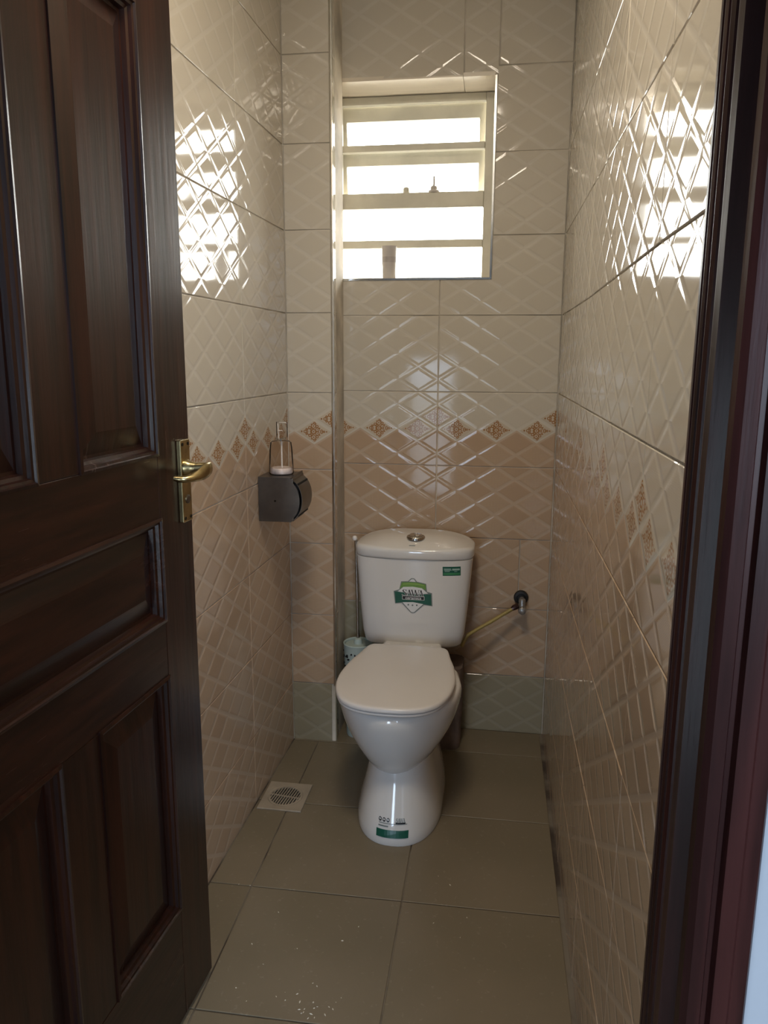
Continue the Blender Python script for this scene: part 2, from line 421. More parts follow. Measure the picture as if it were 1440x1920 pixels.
wtile(wall_back, bo, bu, bn, rect(-.158, XRB, rowz(9) - .02, TOP), -.158, rowz(9), TL)

# boxed duct in the left corner
duct = reg(MB().box(-.80, XPE - .0035, YP + BK, .002, -.05, TOP).build('wall_duct', M['grout']), 'narrow tiled pipe boxing in the back left corner', 'wall', kind='structure')
XLP = XL + AL * YP
po = (0, YP, 0); so = (XPE, 0, 0)
for k in range(-1, 10):
    z0_, z1_ = rowz(k), min(rowz(k + 1), TOP)
    if z1_ - z0_ < .02: continue
    mt = M['tile_olive'] if k == -1 else rowmat(k)
    wtile(duct, po, bu, bn, rect(XLP, XPE - .006 - (.008 if k < 0 else 0), z0_, z1_), XPE - TW, Z0 + RH * k, mt)
    # side faces, turned toward the room
    O_ = Vector((XPE, YP, 0)); e_ = Vector((XIN - XPE, -YP, 0)); L_ = e_.length; e_.normalize()
    wtile(duct, O_, e_, (-YP, XPE - XIN, 0), rect(.006, L_ - .0005, z0_, z1_), -.02, Z0 + RH * k, mt)

# left wall
wl = MB().add([(XL + AL * .1 - BK, .1, -.05), (XL + AL * (OUT - .0) - BK, OUT, -.05), (-.95, OUT, -.05), (-.95, .1, -.05),
               (XL + AL * .1 - BK, .1, TOP), (XL + AL * OUT - BK, OUT, TOP), (-.95, OUT, TOP), (-.95, .1, TOP)],
              [(0, 1, 2, 3), (4, 5, 6, 7), (0, 1, 5, 4), (1, 2, 6, 5), (2, 3, 7, 6), (3, 0, 4, 7)])
wall_left = reg(wl.build('wall_left', M['grout']), 'tiled left wall behind the open door', 'wall', kind='structure')
lu = Vector((AL, 1, 0)); ln = (1, -AL, 0)
lj = [YP, -.583, -.983, -1.383, -1.783, FRONT]
for k in range(-1, 10):
    z0_, z1_ = rowz(k), min(rowz(k + 1), TOP)
    if z1_ - z0_ < .02: continue
    for i in range(len(lj) - 1):
        wtile(wall_left, (XL, 0, 0), lu, ln, rect(lj[i + 1], lj[i], z0_, z1_), -.583 - TW * i if i else -.583, Z0 + RH * k, rowmat(k))
# right wall
wr = MB().add([(XR + AR * .1 + BK, .1, -.05), (XR + AR * OUT + BK, OUT, -.05), (.45, OUT, -.05), (.45, .1, -.05),
               (XR + AR * .1 + BK, .1, TOP), (XR + AR * OUT + BK, OUT, TOP), (.45, OUT, TOP), (.45, .1, TOP)],
              [(0, 1, 2, 3), (4, 5, 6, 7), (0, 1, 5, 4), (1, 2, 6, 5), (2, 3, 7, 6), (3, 0, 4, 7)])
wall_right = reg(wr.build('wall_right', M['grout']), 'long tiled right wall reflecting the window', 'wall', kind='structure')
ru = Vector((AR, 1, 0)); rn = (-1, AR, 0)
rj = [-.0005, -.3351, -.7351, -1.1351, -1.5351, -1.9351, FRONT]
def rz(k, y):
    z = min(rowz(k), TOP)
    if k == 5 and y < -.7: z += .014 * min(1, (-y - .7) / .9)
    return z
for k in range(-1, 10):
    if min(rowz(k + 1), TOP) - rowz(k) < .02: continue
    for i in range(len(rj) - 1):
        a_, b_ = rj[i + 1], rj[i]
        wtile(wall_right, (XR, 0, 0), ru, rn, [(a_, rz(k, a_)), (b_, rz(k, b_)), (b_, rz(k + 1, b_)), (a_, rz(k + 1, a_))], -.3351 - TW * i, Z0 + RH * k, rowmat(k))
# front wall around the doorway (painted on the corridor side)
DX0, DX1, DZ = -.672, .172, 2.09
wf = MB().box(-2.4, DX0, OUT, FRONT, -.05, TOP + .14).box(DX1, 2.6, OUT, FRONT, -.05, TOP + .14).box(DX0, DX1, OUT, FRONT, DZ, TOP + .14)
reg(wf.build('wall_front', M['plaster']), 'white wall with blue daylight put into its colour, beside the door frame', 'wall', kind='structure')
reg(box('ceiling', -.95, .45, FRONT, .16, TOP, TOP + .1, M['ceiling']), 'plain ceiling of the toilet room', 'ceiling', kind='structure')

# floor with square tiles
fl = reg(box('floor', -.95, .45, OUT, .16, -.08, -.003, M['floor_grout']), 'beige tiled floor with dark stained joints', 'floor', kind='structure')
FS, AG = .3865, .0115
cg, sg = math.cos(AG), math.sin(AG)
feu, fev = Vector((cg, sg, 0)), Vector((-sg, cg, 0))
def clipfloor(i, j):
    u0, u1 = -.6067 + FS * i, -.6067 + FS * (i + 1); v0, v1 = -.949 + FS * j, -.949 + FS * (j + 1)
    poly = [(u0, v0), (u1, v0), (u1, v1), (u0, v1)]
    def halfplane(pl, fn):
        out = []
        for a in range(len(pl)):
            p, q = pl[a], pl[(a + 1) % len(pl)]; fp, fq = fn(p), fn(q)
            if fp >= 0: out.append(p)
            if fp * fq < 0:
                t = fp / (fp - fq); out.append((p[0] + t * (q[0] - p[0]), p[1] + t * (q[1] - p[1])))
        return out
    X = lambda q: (feu * q[0] + fev * q[1])
    for fn in (lambda q: X(q).x - (XL + AL * X(q).y) - .003, lambda q: (XR + AR * X(q).y) - X(q).x - .003, lambda q: -.004 - X(q).y, lambda q: X(q).y - OUT):
        if len(poly) > 2: poly = halfplane(poly, fn)
    cl = []
    for q in poly:
        if not cl or (Vector(q) - Vector(cl[-1])).length > 1e-4: cl.append(q)
    if len(cl) > 2 and (Vector(cl[0]) - Vector(cl[-1])).length < 1e-4: cl.pop()
    return cl
for i in range(-1, 3):
    for j in range(-4, 3):
        pl = clipfloor(i, j)
        if len(pl) < 3: continue
        us = [q[0] for q in pl]; vv = [q[1] for q in pl]
        if max(us) - min(us) < .012 or max(vv) - min(vv) < .012: continue
        wtile(fl, (0, 0, 0), feu, (0, 0, 1), pl, -.6067, -.949, M['floor_tile'], name='floor_tile', ev=fev, tilt=.001, ch=.001, depth=.006)

# corridor outside the door
reg(box('floor_corridor', -2.4, 2.6, CORR_BACK - .12, OUT, -.08, 0, M['floor_tile']), 'corridor floor outside the door', 'floor', kind='structure')
reg(box('ceiling_corridor', -2.4, 2.6, CORR_BACK - .12, OUT, 2.7, 2.8, M['ceiling']), 'corridor ceiling outside the door', 'ceiling', kind='structure')
cw = MB(); xs_ = [-2.4] + [v for q in OPENS for v in q[:2]] + [2.6]
for k_ in range(0, len(xs_), 2): cw.box(xs_[k_], xs_[k_ + 1], CORR_BACK - .12, CORR_BACK, 0, 2.7)
for q_ in OPENS: cw.box(q_[0], q_[1], CORR_BACK - .12, CORR_BACK, 0, q_[2]).box(q_[0], q_[1], CORR_BACK - .12, CORR_BACK, q_[3], 2.7)
reg(cw.build('wall_corridor', M['plaster']), 'white corridor wall with two unseen openings added for fill light', 'wall', kind='structure')
reg(box('wall_corridor_left', -2.5, -2.4, CORR_BACK - .12, FRONT, 0, 2.7, M['plaster']), 'white end wall of the corridor on the left', 'wall', kind='structure')
reg(box('wall_corridor_right', 2.6, 2.7, CORR_BACK - .12, FRONT, 0, 2.7, M['plaster']), 'white end wall of the corridor on the right', 'wall', kind='structure')

# ------------------------------------------------------------------ ceiling lamp (added out of view, brightens the cistern, seat and lower walls)
LX, LY = -.25, -1.55
lamp = empty('added_ceiling_lamp', (LX, LY, TOP - .05), 'round flush ceiling lamp added out of view to brighten the toilet room', 'ceiling lamp')
MB().lathe((LX, LY, TOP - .03), [(.195, .0), (.20, .006), (.20, .029), (.18, .0295)], 32).build('base', M['pump'], lamp, smooth=True)
MB().lathe((LX, LY, TOP - .05), [(.09, 0), (.15, .004), (.185, .014), (.190, .0195)], 32).build('diffuser', M['lamp'], lamp, smooth=True)
ld = bpy.data.lights.new('added_lamp_light', 'AREA'); ld.shape = 'DISK'; ld.size = .36; ld.energy = 12.5; ld.color = (1, .87, .70)
lo_ = bpy.data.objects.new('added_lamp_light', ld); C.objects.link(lo_); lo_.parent = lamp; lo_.location = (0, 0, -.004)

# ------------------------------------------------------------------ metal trims
t1 = MB()
t1.prism([(XPE + .0012, YP - .0012, 0), (XPE + .0012, YP + .007, 0), (XPE - .001, YP + .007, 0), (XPE - .0015, YP + .0015, 0), (XPE - .007, YP + .001, 0), (XPE - .007, YP - .0012, 0), (XPE - .002, YP - .0024, 0)], (0, 0, TOP - .22))
t1.xf(lambda p: (p.x, p.y, p.z + .21))
reg(t1.build('trim_1', M['trim_metal']), 'slim polished metal corner trim on the pipe boxing', 'trim', kind='structure')
t2 = MB().box(WX1, WX1 + .006, -.0025, .004, WZ0, WZ1).box(WX0, WX1 + .006, -.0025, .004, WZ0 - .006, WZ0)
reg(t2.build('trim_2', M['trim_metal']), 'thin bright edge trim round the window opening', 'trim', kind='structure')

# ------------------------------------------------------------------ window
FY0, FY1 = .125, .150
win = empty('window_1', (-.32, FY0, WZ0), 'cream steel window with open top vents, burnt out by daylight', 'window', 'structure')
WP = M['win_paint']
def wbox(name, *a, mat=WP, bevel=.002, parent=None): return box(name, *a, mat, parent or win, bevel=bevel)
FXL, FXR = -.5735, -.0915
wbox('frame_jamb', -.5785, FXL, FY0, FY1, WZ0, 2.1775); wbox('frame_jamb', FXR, WX1 - .0005, FY0, FY1, WZ0, 2.1775)
wbox('frame_head', FXL, FXR, FY0, FY1, 2.153, 2.1775)
wbox('frame_sill', FXL, FXR, FY0, FY1, WZ0, 1.597)
wbox('transom', FXL, FXR, FY0 - .006, FY1 - .004, 2.005, 2.0265)
wbox('transom', FXL, FXR, FY0 - .006, FY1 - .004, 1.823, 1.873)
wbox('transom', FXL, FXR, FY0 - .006, FY1 - .004, 1.6945, 1.720)
def vent(z1, z0_, tilt):
    v = MB(); x0, x1, rw = -.585, -.0925, .020
    y0 = .156
    def pt(x, s, d): return Vector((x, y0 + math.sin(tilt) * s + d, z1 - math.cos(tilt) * s))
    H = (z1 - z0_)
    def bar(xa, xb, sa, sb):
        v.add([pt(xa, sa, 0), pt(xb, sa, 0), pt(xb, sb, 0), pt(xa, sb, 0), pt(xa, sa, .018), pt(xb, sa, .018), pt(xb, sb, .018), pt(xa, sb, .018)],
              [(0, 3, 2, 1), (4, 5, 6, 7), (0, 1, 5, 4), (1, 2, 6, 5), (2, 3, 7, 6), (3, 0, 4, 7)])
    bar(x0, x1, 0, .046); bar(x0, x1, H - .02, H); bar(x0, x0 + rw, .046, H - .02); bar(x1 - rw, x1, .046, H - .02)
    o = v.build('vent_sash', WP, win)
    g = MB().add([pt(x0 + .015, .02, .008), pt(x1 - .015, .02, .008), pt(x1 - .015, H - .01, .008), pt(x0 + .015, H - .01, .008), pt(x0 + .015, .02, .011), pt(x1 - .015, .02, .011), pt(x1 - .015, H - .01, .011), pt(x0 + .015, H - .01, .011)],
                 [(0, 3, 2, 1), (4, 5, 6, 7), (0, 1, 5, 4), (1, 2, 6, 5), (2, 3, 7, 6), (3, 0, 4, 7)])
    g.build('pane', M['glass'], o)
vent(2.157, 2.006, .22); vent(2.016, 1.838, .22)
for z0_, z1_ in ((1.722, 1.821), (1.599, 1.692)): wbox('pane', FXL + .001, FXR - .001, .138, .141, z0_, z1_, mat=M['glass'], bevel=0)
# stay peg and handle on the middle transom
MB().lathe((-.353, .132, 1.8725), [(.011, 0), (.011, .011), (.009, .018), (.003, .021)], 12).build('stay_peg', WP, win, smooth=True)
h_ = MB().lathe((-.259, .132, 1.8725), [(.019, 0), (.019, .006), (.012, .010), (.011, .019), (.0035, .025), (.003, .050), (.0016, .053)], 12)
h_.build('window_catch', M['cup'], win, smooth=True)

# ------------------------------------------------------------------ door (standing open along the left wall)
AD = -.06
DN = Vector((math.cos(AD), math.sin(AD), 0)); DT = Vector((-math.sin(AD), math.cos(AD), 0)); DA = Vector((-.591, -1.243, 0))
def dp(s, off, z): return DA - DT * s + DN * off + Vector((0, 0, z))     # s from the free edge, off out of the face
door = empty('door_1', dp(.405, -.02, .012), 'dark varnished panelled wooden door standing open', 'door', 'structure')
DTH = .04
def dbox(name, s0, s1, z0_, z1_, mat, o0=-DTH, o1=0, parent=None, bevel=.0015):
    v = [dp(s, o, z) for z in (z0_, z1_) for (s, o) in ((s0, o0), (s1, o0), (s1, o1), (s0, o1))]
    return mesh_obj(name, v, [(0, 3, 2, 1), (4, 5, 6, 7), (0, 1, 5, 4), (1, 2, 6, 5), (2, 3, 7, 6), (3, 0, 4, 7)], mat, parent or door, bevel=bevel)
WV, WH = M['wood_v'], M['wood_h']
dbox('stile', 0, .124, .012, 2.03, WV); dbox('stile', .685, .81, .012, 2.03, WV)
for z0_, z1_ in ((.012, .255), (.745, .853), (1.043, 1.157), (1.875, 2.03)): dbox('rail', .124, .685, z0_, z1_, WH)
dbox('mullion', .354, .455, 1.157, 1.875, WV); dbox('mullion', .354, .455, .255, .745, WV)
def dpanel(s0, s1, z0_, z1_, mat):
    def rings(steps, side):
        out = []
        for ins, off in steps:
            o = off if side > 0 else -DTH - off
            out.append([dp(s0 + ins, o, z0_ + ins), dp(s1 - ins, o, z0_ + ins), dp(s1 - ins, o, z1_ - ins), dp(s0 + ins, o, z1_ - ins)])
        return out
    pan = MB()
    front = rings([(.012, -.016), (.022, -.016), (.052, -.007), (.056, -.006)], 1)
    pan.loft([rings([(.012, -.016)], -1)[0]] + front)
    p_ = pan.build('panel', mat, door)
    for sd in (1, -1):
        mo = MB(); st = [(-.002, 0), (-.002, .003), (.003, .0045), (.0045, .001), (.0085, .0), (.010, -.006), (.015, -.008), (.017, -.0165), (-.0, -.0165)]
        rg = rings(st, sd); mo.loft(rg + [rg[0]], False, False)
        mo.build('moulding', mat, p_)
dpanel(.124, .354, 1.157, 1.875, WV); dpanel(.455, .685, 1.157, 1.875, WV)
dpanel(.124, .685, .853, 1.043, WH)
dpanel(.124, .354, .255, .745, WV); dpanel(.455, .685, .255, .745, WV)
# handle set
pl_ = dbox('handle_plate', .017, .054, 1.021, 1.176, M['brass'], 0, .010, bevel=.002)
pl_['label'] = 'brass backplate with keyhole'
for s_, z_ in ((.024, 1.168), (.047, 1.168), (.024, 1.029), (.047, 1.029)):
    MB().lathe((0, 0, 0), [(.0032, .0), (.0032, .0016)], 10, axis='X').xf(lambda p: dp(s_, .0095 + p.x, z_) + DT * p.y + Vector((0, 0, p.z))).build('screw', M['black_metal'], pl_)
MB().lathe((0, 0, 0), [(.0085, 0), (.0085, .0018), (.006, .003)], 16, axis='X').xf(lambda p: dp(.034, .0095 + p.x, 1.064) + DT * p.y + Vector((0, 0, p.z))).build('lock_snib', M['steel'], pl_)
MB().lathe((0, 0, 0), [(.016, 0), (.016, .004), (.012, .010), (.0105, .022)], 18, axis='X').xf(lambda p: dp(.037, .0095 + p.x, 1.124) + DT * p.y + Vector((0, 0, p.z))).build('rose', M['brass'], pl_, smooth=True)
lv = []; lr = []
for s_, o_, z_, ra, rb in ((.037, .028, 1.124, .0105, .0105), (.037, .046, 1.125, .0095, .010), (.039, .057, 1.1255, .008, .0105), (.047, .063, 1.126, .005, .012), (.060, .0635, 1.124, .0035, .0135), (.074, .062, 1.121, .004, .013), (.088, .058, 1.1175, .006, .010), (.101, .052, 1.115, .008, .007), (.111, .044, 1.114, .0085, .006), (.115, .034, 1.115, .008, .006), (.116, .027, 1.116, .007, .005)):
    lv.append(dp(s_, o_, z_)); lr.append((ra, rb))
MB().tube(lv, lr, 14).build('lever', M['brass'], pl_, smooth=True, sharp=60)

# ------------------------------------------------------------------ door frame
prof = [(.172, -2.03), (.168, -2.03), (.168, -2.058), (.139, -2.058), (.133, -2.062), (.1295, -2.068), (.1295, -2.073), (.134, -2.076), (.134, -2.080), (.1285, -2.083), (.1275, -2.088), (.1285, -2.092), (.134, -2.095), (.134, -2.099),
        (.1275, -2.102), (.1265, -2.107), (.128, -2.112), (.133, -2.114), (.1335, -2.118), (.1275, -2.121), (.126, -2.128), (.127, -2.137), (.138, -2.141), (.138, -2.149), (.133, -2.155), (.134, -2.163), (.138, -2.1665), (.146, -2.1675), (.148, -2.163), (.151, -2.163), (.153, -2.168), (.163, -2.1685), (.165, -2.166), (.1745, -2.165), (.1765, -2.162), (.1765, -2.1502), (.172, -2.1502)]
fr = empty('trim_3', (-.25, -2.1, 0), 'dark varnished moulded wooden door frame', 'door frame', 'structure')
def jamb(mirror):
    pts = [((x if not mirror else -.46 - x - .0 + (-.04)), y, 0.0) for x, y in prof]
    return MB().prism(pts, (0, 0, 2.09)).build('jamb', M['wood_f'], fr)
jamb(False); jl_ = jamb(True)
hd = MB().box(-.672, .16, -2.15, -2.03, 2.045, 2.09).box(-.68, .18, -2.168, -2.1502, 2.05, 2.11).build('frame_head', WH, fr)

# ------------------------------------------------------------------ toilet
TX = -.274
toilet = empty('toilet', (TX, -.42, 0), 'white ceramic close-coupled toilet with closed lid against the back wall', 'toilet')
def egg(z, hw, yf, yb, yc, n=56, ef=2.0, eb=2.4, dx=0):
    out = []
    for i in range(n):
        a = 2 * PI * i / n; c, s_ = math.cos(a), math.sin(a)
        e = ef if s_ < 0 else eb
        x = hw * math.copysign(abs(c) ** (2 / e), c); y = yc + ((yc - yf) if s_ < 0 else (yb - yc)) * math.copysign(abs(s_) ** (2 / e), s_)
        out.append(Vector((TX + dx + x, y, z)))
    return out
PED = [(.0005, .124, -.737), (.008, .1255, -.739), (.03, .124, -.736), (.07, .115, -.722), (.11, .1055, -.706), (.15, .097, -.692), (.185, .092, -.682), (.215, .090, -.678), (.26, .09, -.67)]
MB().loft([egg(z, hw, yf, -.20, -.52, ef=2.3, eb=3.0, dx=.008) for z, hw, yf in PED]).build('pedestal', M['ceramic'], toilet, smooth=True)
BWL = [(.179, .066, -.655, -.30), (.184, .083, -.676, -.28), (.195, .099, -.692, -.26), (.218, .119, -.707, -.23), (.25, .139, -.724, -.20), (.285, .157, -.740, -.17), (.32, .170, -.752, -.12), (.35, .1775, -.760, -.07), (.372, .180, -.764, -.05), (.385, .178, -.762, -.05), (.392, .172, -.756, -.05), (.394, .160, -.744, -.06)]
def narrow(p):
    t = max(0, min(1, (p.y + .47) / .19)); t = t * t * (3 - 2 * t)
    return Vector((TX + (p.x - TX) * (1 - .36 * t), p.y, p.z))
MB().loft([[narrow(p) for p in egg(z, hw, yf, yb, -.50, eb=2.6)] for z, hw, yf, yb in BWL]).build('bowl', M['ceramic'], toilet, smooth=True, sharp=70)
half = [(0, -.299), (.07, -.300), (.112, -.304), (.126, -.320), (.133, -.345), (.142, -.39), (.154, -.44), (.163, -.50), (.1675, -.555), (.165, -.61), (.154, -.665), (.132, -.715), (.098, -.748), (.052, -.765), (0, -.769)]
def smoothpts(h, per=4):
    out = []
    for i in range(len(h) - 1):
        p0, p1, p2, p3 = [Vector(h[max(0, min(len(h) - 1, q))]) for q in (i - 1, i, i + 1, i + 2)]
        for k in range(per):
            t = k / per
            out.append(.5 * ((2 * p1) + (p2 - p0) * t + (2 * p0 - 5 * p1 + 4 * p2 - p3) * t * t + (3 * p1 - p0 - 3 * p2 + p3) * t ** 3))
    out.append(Vector(h[-1])); return out
hp = smoothpts(half)
full = [(p.x, p.y) for p in hp] + [(-p.x, p.y) for p in hp[-2:0:-1]]
def offset(pl, d):
    cx, cy = 0, -.53; out = []
    for x, y in pl:
        v = Vector((x - cx, y - cy)); L = v.length; v = v * ((L + d) / L); out.append((cx + v.x, cy + v.y))
    return out
def plate(levels, name, mat, dx=-.005, rot=-.012, **k):
    rg = []
    for z, ins in levels:
        ring = []
        for x, y in offset(full, -ins):
            yy = y + .53; ring.append(Vector((TX + dx + x * math.cos(rot) - yy * math.sin(rot), -.53 + x * math.sin(rot) + yy * math.cos(rot), z)))
        rg.append(ring)
    return MB().loft(rg).build(name, mat, toilet, smooth=True, sharp=50, **k)
plate([(.3965, .006), (.399, .002), (.403, .0), (.406, .001), (.4075, .004)], 'seat', M['seat_plastic'])
plate([(.409, .003), (.411, -.0015), (.416, -.002), (.4205, .0), (.4225, .004), (.4235, .012), (.424, .04)], 'seat_lid', M['seat_plastic'])
for sx in (-.075, .075):
    MB().lathe((TX + sx, -.272, .394), [(.013, 0), (.013, .012), (.010, .016)], 14).build('seat_hinge', M['seat_plastic'], toilet, smooth=True)
# cistern
KX = -.278
def rrect(hw, yf, yb, z, n=64, e=7.0, bow=.0):
    out = []; yc = (yf + yb) / 2
    for i in range(n):
        a = 2 * PI * (i + .5) / n; c, s_ = math.cos(a), math.sin(a)
        x = hw * math.copysign(abs(c) ** (2 / e), c); y = yc + (yb - yf) / 2 * math.copysign(abs(s_) ** (2 / e), s_)
        if s_ < 0: y += bow * (x / hw) ** 2
        out.append(Vector((KX + x, y, z)))
    return out
TK = [(.374, .148, -.185, -.045), (.377, .158, -.196, -.04), (.386, .1655, -.203, -.035), (.42, .1735, -.2075, -.03), (.48, .179, -.211, -.028), (.56, .1855, -.214, -.026), (.63, .191, -.216, -.025), (.682, .195, -.217, -.025)]
tank = MB().loft([rrect(hw, yf, yb, z, e=5.5, bow=.014) for z, hw, yf, yb in TK]).build('cistern', M['ceramic'], toilet, smooth=True, sharp=60)
LD = [(.683, .1945, -.219, -.024), (.6845, .1965, -.222, -.022), (.690, .1985, -.225, -.02), (.706, .199, -.226, -.02), (.7125, .1985, -.2255, -.02), (.7165, .196, -.223, -.0205), (.7185, .192, -.219, -.022)]
def lid_rise(p):
    """the lid's top climbs from its front edge toward the wall and falls off at the ends"""
    t = max(0, min(1, (p.y + .219) / .13)); q = min(1, abs(p.x - KX) / .192)
    k = max(0, min(1, (p.z - .700) / .0185))
    return Vector((p.x, p.y, p.z + k * .026 * (1 - q ** 3) * (1 - (1 - t) ** 2)))
rg = [rrect(hw, yf, yb, z, e=5.0, bow=.022) for z, hw, yf, yb in LD]
for s_ in (.96, .88, .76, .6, .42, .24, .08):
    base = rrect(.192, -.219, -.022, .7185, e=5.0 - (1 - s_) * 2.2, bow=.022 * s_)
    cx, cy = KX, -.1205
    rg.append([Vector((cx + (p.x - cx) * s_, cy + (p.y - cy) * s_, .7185 + .0012 * (1 - s_))) for p in base])
tlid = MB().loft([[lid_rise(p) for p in q] for q in rg]).build('cistern_lid', M['ceramic'], toilet, smooth=True, sharp=70)
BY, BZ = -.148, .7375
fb = MB().lathe((KX + .004, BY, BZ), [(.031, 0), (.031, .006), (.0285, .010), (.0245, .0115), (.0235, .0095)], 28)
fbo = fb.build('flush_button', M['chrome'], toilet, smooth=True)
for sx in (-1, 1):
    pts = [(KX + .004 + sx * (.0012 + .0215 * math.sin(PI * i / 12) if 0 < i < 12 else .0012), BY - .0215 * math.cos(PI * i / 12), BZ + .008) for i in range(13)]
    MB().loft([[Vector(p) for p in pts], [Vector(p) + Vector((0, 0, .005)) for p in pts], [Vector((KX + .004 + (p[0] - KX - .004) * .8 + sx * .0008, BY + (p[1] - BY) * .8, BZ + .0155)) for p in pts]]).build('push_half', M['chrome'], fbo, smooth=True)
# small dark maker's mark on the lid, in front of the button
def lidz(y): return .7355 + .006
MB().box(KX - .012, KX + .008, -.2015, -.199, .7225, .7268).build('lid_mark', M['st_grey'], tlid)

# stickers draped over the ceramic
def tank_y(x, z):
    for i in range(len(TK) - 1):
        if TK[i][0] <= z <= TK[i + 1][0]: break
    t = (z - TK[i][0]) / (TK[i + 1][0] - TK[i][0]); hw = TK[i][1] + t * (TK[i + 1][1] - TK[i][1]); yf = TK[i][2] + t * (TK[i + 1][2] - TK[i][2]); yb = TK[i][3] + t * (TK[i + 1][3] - TK[i][3])
    q = min(.999, abs((x - KX) / hw)); e = 5.5
    return (yf + yb) / 2 - (yb - yf) / 2 * (1 - q ** e) ** (1 / e) + .014 * q * q
def ped_y(x, z):
    for i in range(len(PED) - 1):
        if PED[i][0] <= z <= PED[i + 1][0]: break
    t = (z - PED[i][0]) / (PED[i + 1][0] - PED[i][0]); hw = PED[i][1] + t * (PED[i + 1][1] - PED[i][1]); yf = PED[i][2] + t * (PED[i + 1][2] - PED[i][2])
    q = min(.999, abs((x - TX - .008) / hw)); e = 2.3
    return -.52 - (-.52 - yf) * (1 - q ** e) ** (1 / e) - .0009
def decal(name, polys, mat, parent, surf, tf, layer, cut=.006):
    """thin printed pieces: 2D polygons -> draped on the surface, cut into narrow strips so they follow it"""
    me = bpy.data.meshes.new('t'); bm = bmesh.new()
    for pl in polys:
        vs2 = [bm.verts.new((*tf(p), 0)) for p in pl]
        try: bm.faces.new(vs2)
        except ValueError: pass
    bmesh.ops.triangulate(bm, faces=bm.faces[:])
    xs = [v.co.x for v in bm.verts]; x = min(xs) + cut
    while x < max(xs):
        bmesh.ops.bisect_plane(bm, geom=bm.verts[:] + bm.edges[:] + bm.faces[:], plane_co=(x, 0, 0), plane_no=(1, 0, 0)); x += cut
    bm.verts.index_update()
    V = [Vector((v.co.x, surf(v.co.x, v.co.y) - .0004 - .00025 * layer, v.co.y)) for v in bm.verts]
    F = [tuple(v.index for v in fc.verts) for fc in bm.faces]
    n = len(V); V2 = V + [v + Vector((0, .0006 if surf is tank_y else .0014, 0)) for v in V]
    bd = []
    for e in bm.edges:
        if len(e.link_faces) == 1: bd.append((e.verts[0].index, e.verts[1].index))
    F2 = F + [tuple(i + n for i in reversed(q)) for q in F] + [(a, b, b + n, a + n) for a, b in bd]
    bm.free()
    return mesh_obj(name, V2, F2, mat, parent)
def text_polys(txt, bold=0.0):
    cu = bpy.data.curves.new('t', 'FONT'); cu.body = txt; cu.size = 1; cu.offset = bold
    o = bpy.data.objects.new('t', cu); C.objects.link(o)
    bpy.context.view_layer.update()
    me = bpy.data.meshes.new_from_object(o.evaluated_get(bpy.context.evaluated_depsgraph_get()))
    vs2 = [(v.co.x, v.co.y) for v in me.vertices]; pl = [[vs2[i] for i in p.vertices] for p in me.polygons]
    bpy.data.objects.remove(o, do_unlink=True); bpy.data.curves.remove(cu); bpy.data.meshes.remove(me)
    x0 = min(v[0] for v in vs2); x1 = max(v[0] for v in vs2); y0 = min(v[1] for v in vs2); y1 = max(v[1] for v in vs2)
    return [[((x - x0) / (x1 - x0), (y - y0) / (y1 - y0)) for x, y in p] for p in pl]
def fit(polys, x0, x1, y0, y1): return [[(x0 + p[0] * (x1 - x0), y0 + p[1] * (y1 - y0)) for p in q] for q in polys]
def stroke_(p, q, w_):
    d = Vector((q[0] - p[0], q[1] - p[1])); n = Vector((-d.y, d.x)).normalized() * w_ / 2
    return [(p[0] + n.x, p[1] + n.y), (p[0] - n.x, p[1] - n.y), (q[0] - n.x, q[1] - n.y), (q[0] + n.x, q[1] + n.y)]
def sawa(g=0.0):
    """SAWA in thick-and-thin serif capitals inside a unit box (y up)"""
    P = []
    stroke = lambda p, q, w_: stroke_(p, q, w_ + g)
    def A(x0, x1):
        xm = (x0 + x1) / 2 - .01
        P.append(stroke((x0 + .02, 0), (xm, 1), .022)); P.append(stroke((xm, 1), (x1 - .03, 0), .05)); P.append(stroke((x0 + .06, .36), (x1 - .07, .36), .05))
        P.append([(x0 - .02, 0), (x0 + .07, 0), (x0 + .07, .05), (x0 - .02, .05)]); P.append([(x1 - .09, 0), (x1 + .02, 0), (x1 + .02, .05), (x1 - .09, .05)])
    pts = [(.185, .80), (.17, .93), (.12, .985), (.07, .96), (.04, .86), (.05, .72), (.10, .58), (.16, .45), (.185, .30), (.17, .13), (.12, .03), (.06, .03), (.015, .12), (.005, .26)]
    ws = [.02, .025, .03, .035, .042, .05, .055, .055, .05, .042, .035, .03, .025, .02]
    for i in range(len(pts) - 1): P.append(stroke(pts[i], pts[i + 1], (ws[i] + ws[i + 1]) / 2 * 1.15))
    P.append([(.178, .72), (.196, .72), (.196, 1.0), (.178, 1.0)]); P.append([(-.002, 0), (.016, 0), (.016, .30), (-.002, .30)])
    A(.22, .44)
    P.append(stroke((.44, 1), (.53, 0), .05)); P.append(stroke((.53, 0), (.60, .9), .022)); P.append(stroke((.60, 1), (.69, 0), .05)); P.append(stroke((.69, 0), (.77, 1), .022))
    P.append([(.40, .95), (.49, .95), (.49, 1), (.40, 1)]); P.append([(.57, .95), (.64, .95), (.64, 1), (.57, 1)]); P.append([(.73, .95), (.81, .95), (.81, 1), (.73, 1)])
    A(.76, .98)
    return P
ES = 1.96e-4                                # one unit of the emblem drawing in metres
EX, EZ = -.275, .5615
etf = lambda p: (EX + (p[0] - 465) * ES, EZ + (700 - p[1]) * ES)
emb = decal('emblem_sticker', [[(270, 463), (385, 455), (438, 403), (492, 403), (535, 458), (690, 488), (705, 625), (790, 648), (800, 878), (655, 858), (505, 1003), (465, 1010), (432, 998), (283, 840), (168, 858), (142, 640), (240, 605)]], M['st_grey'], tank, tank_y, etf, 0)
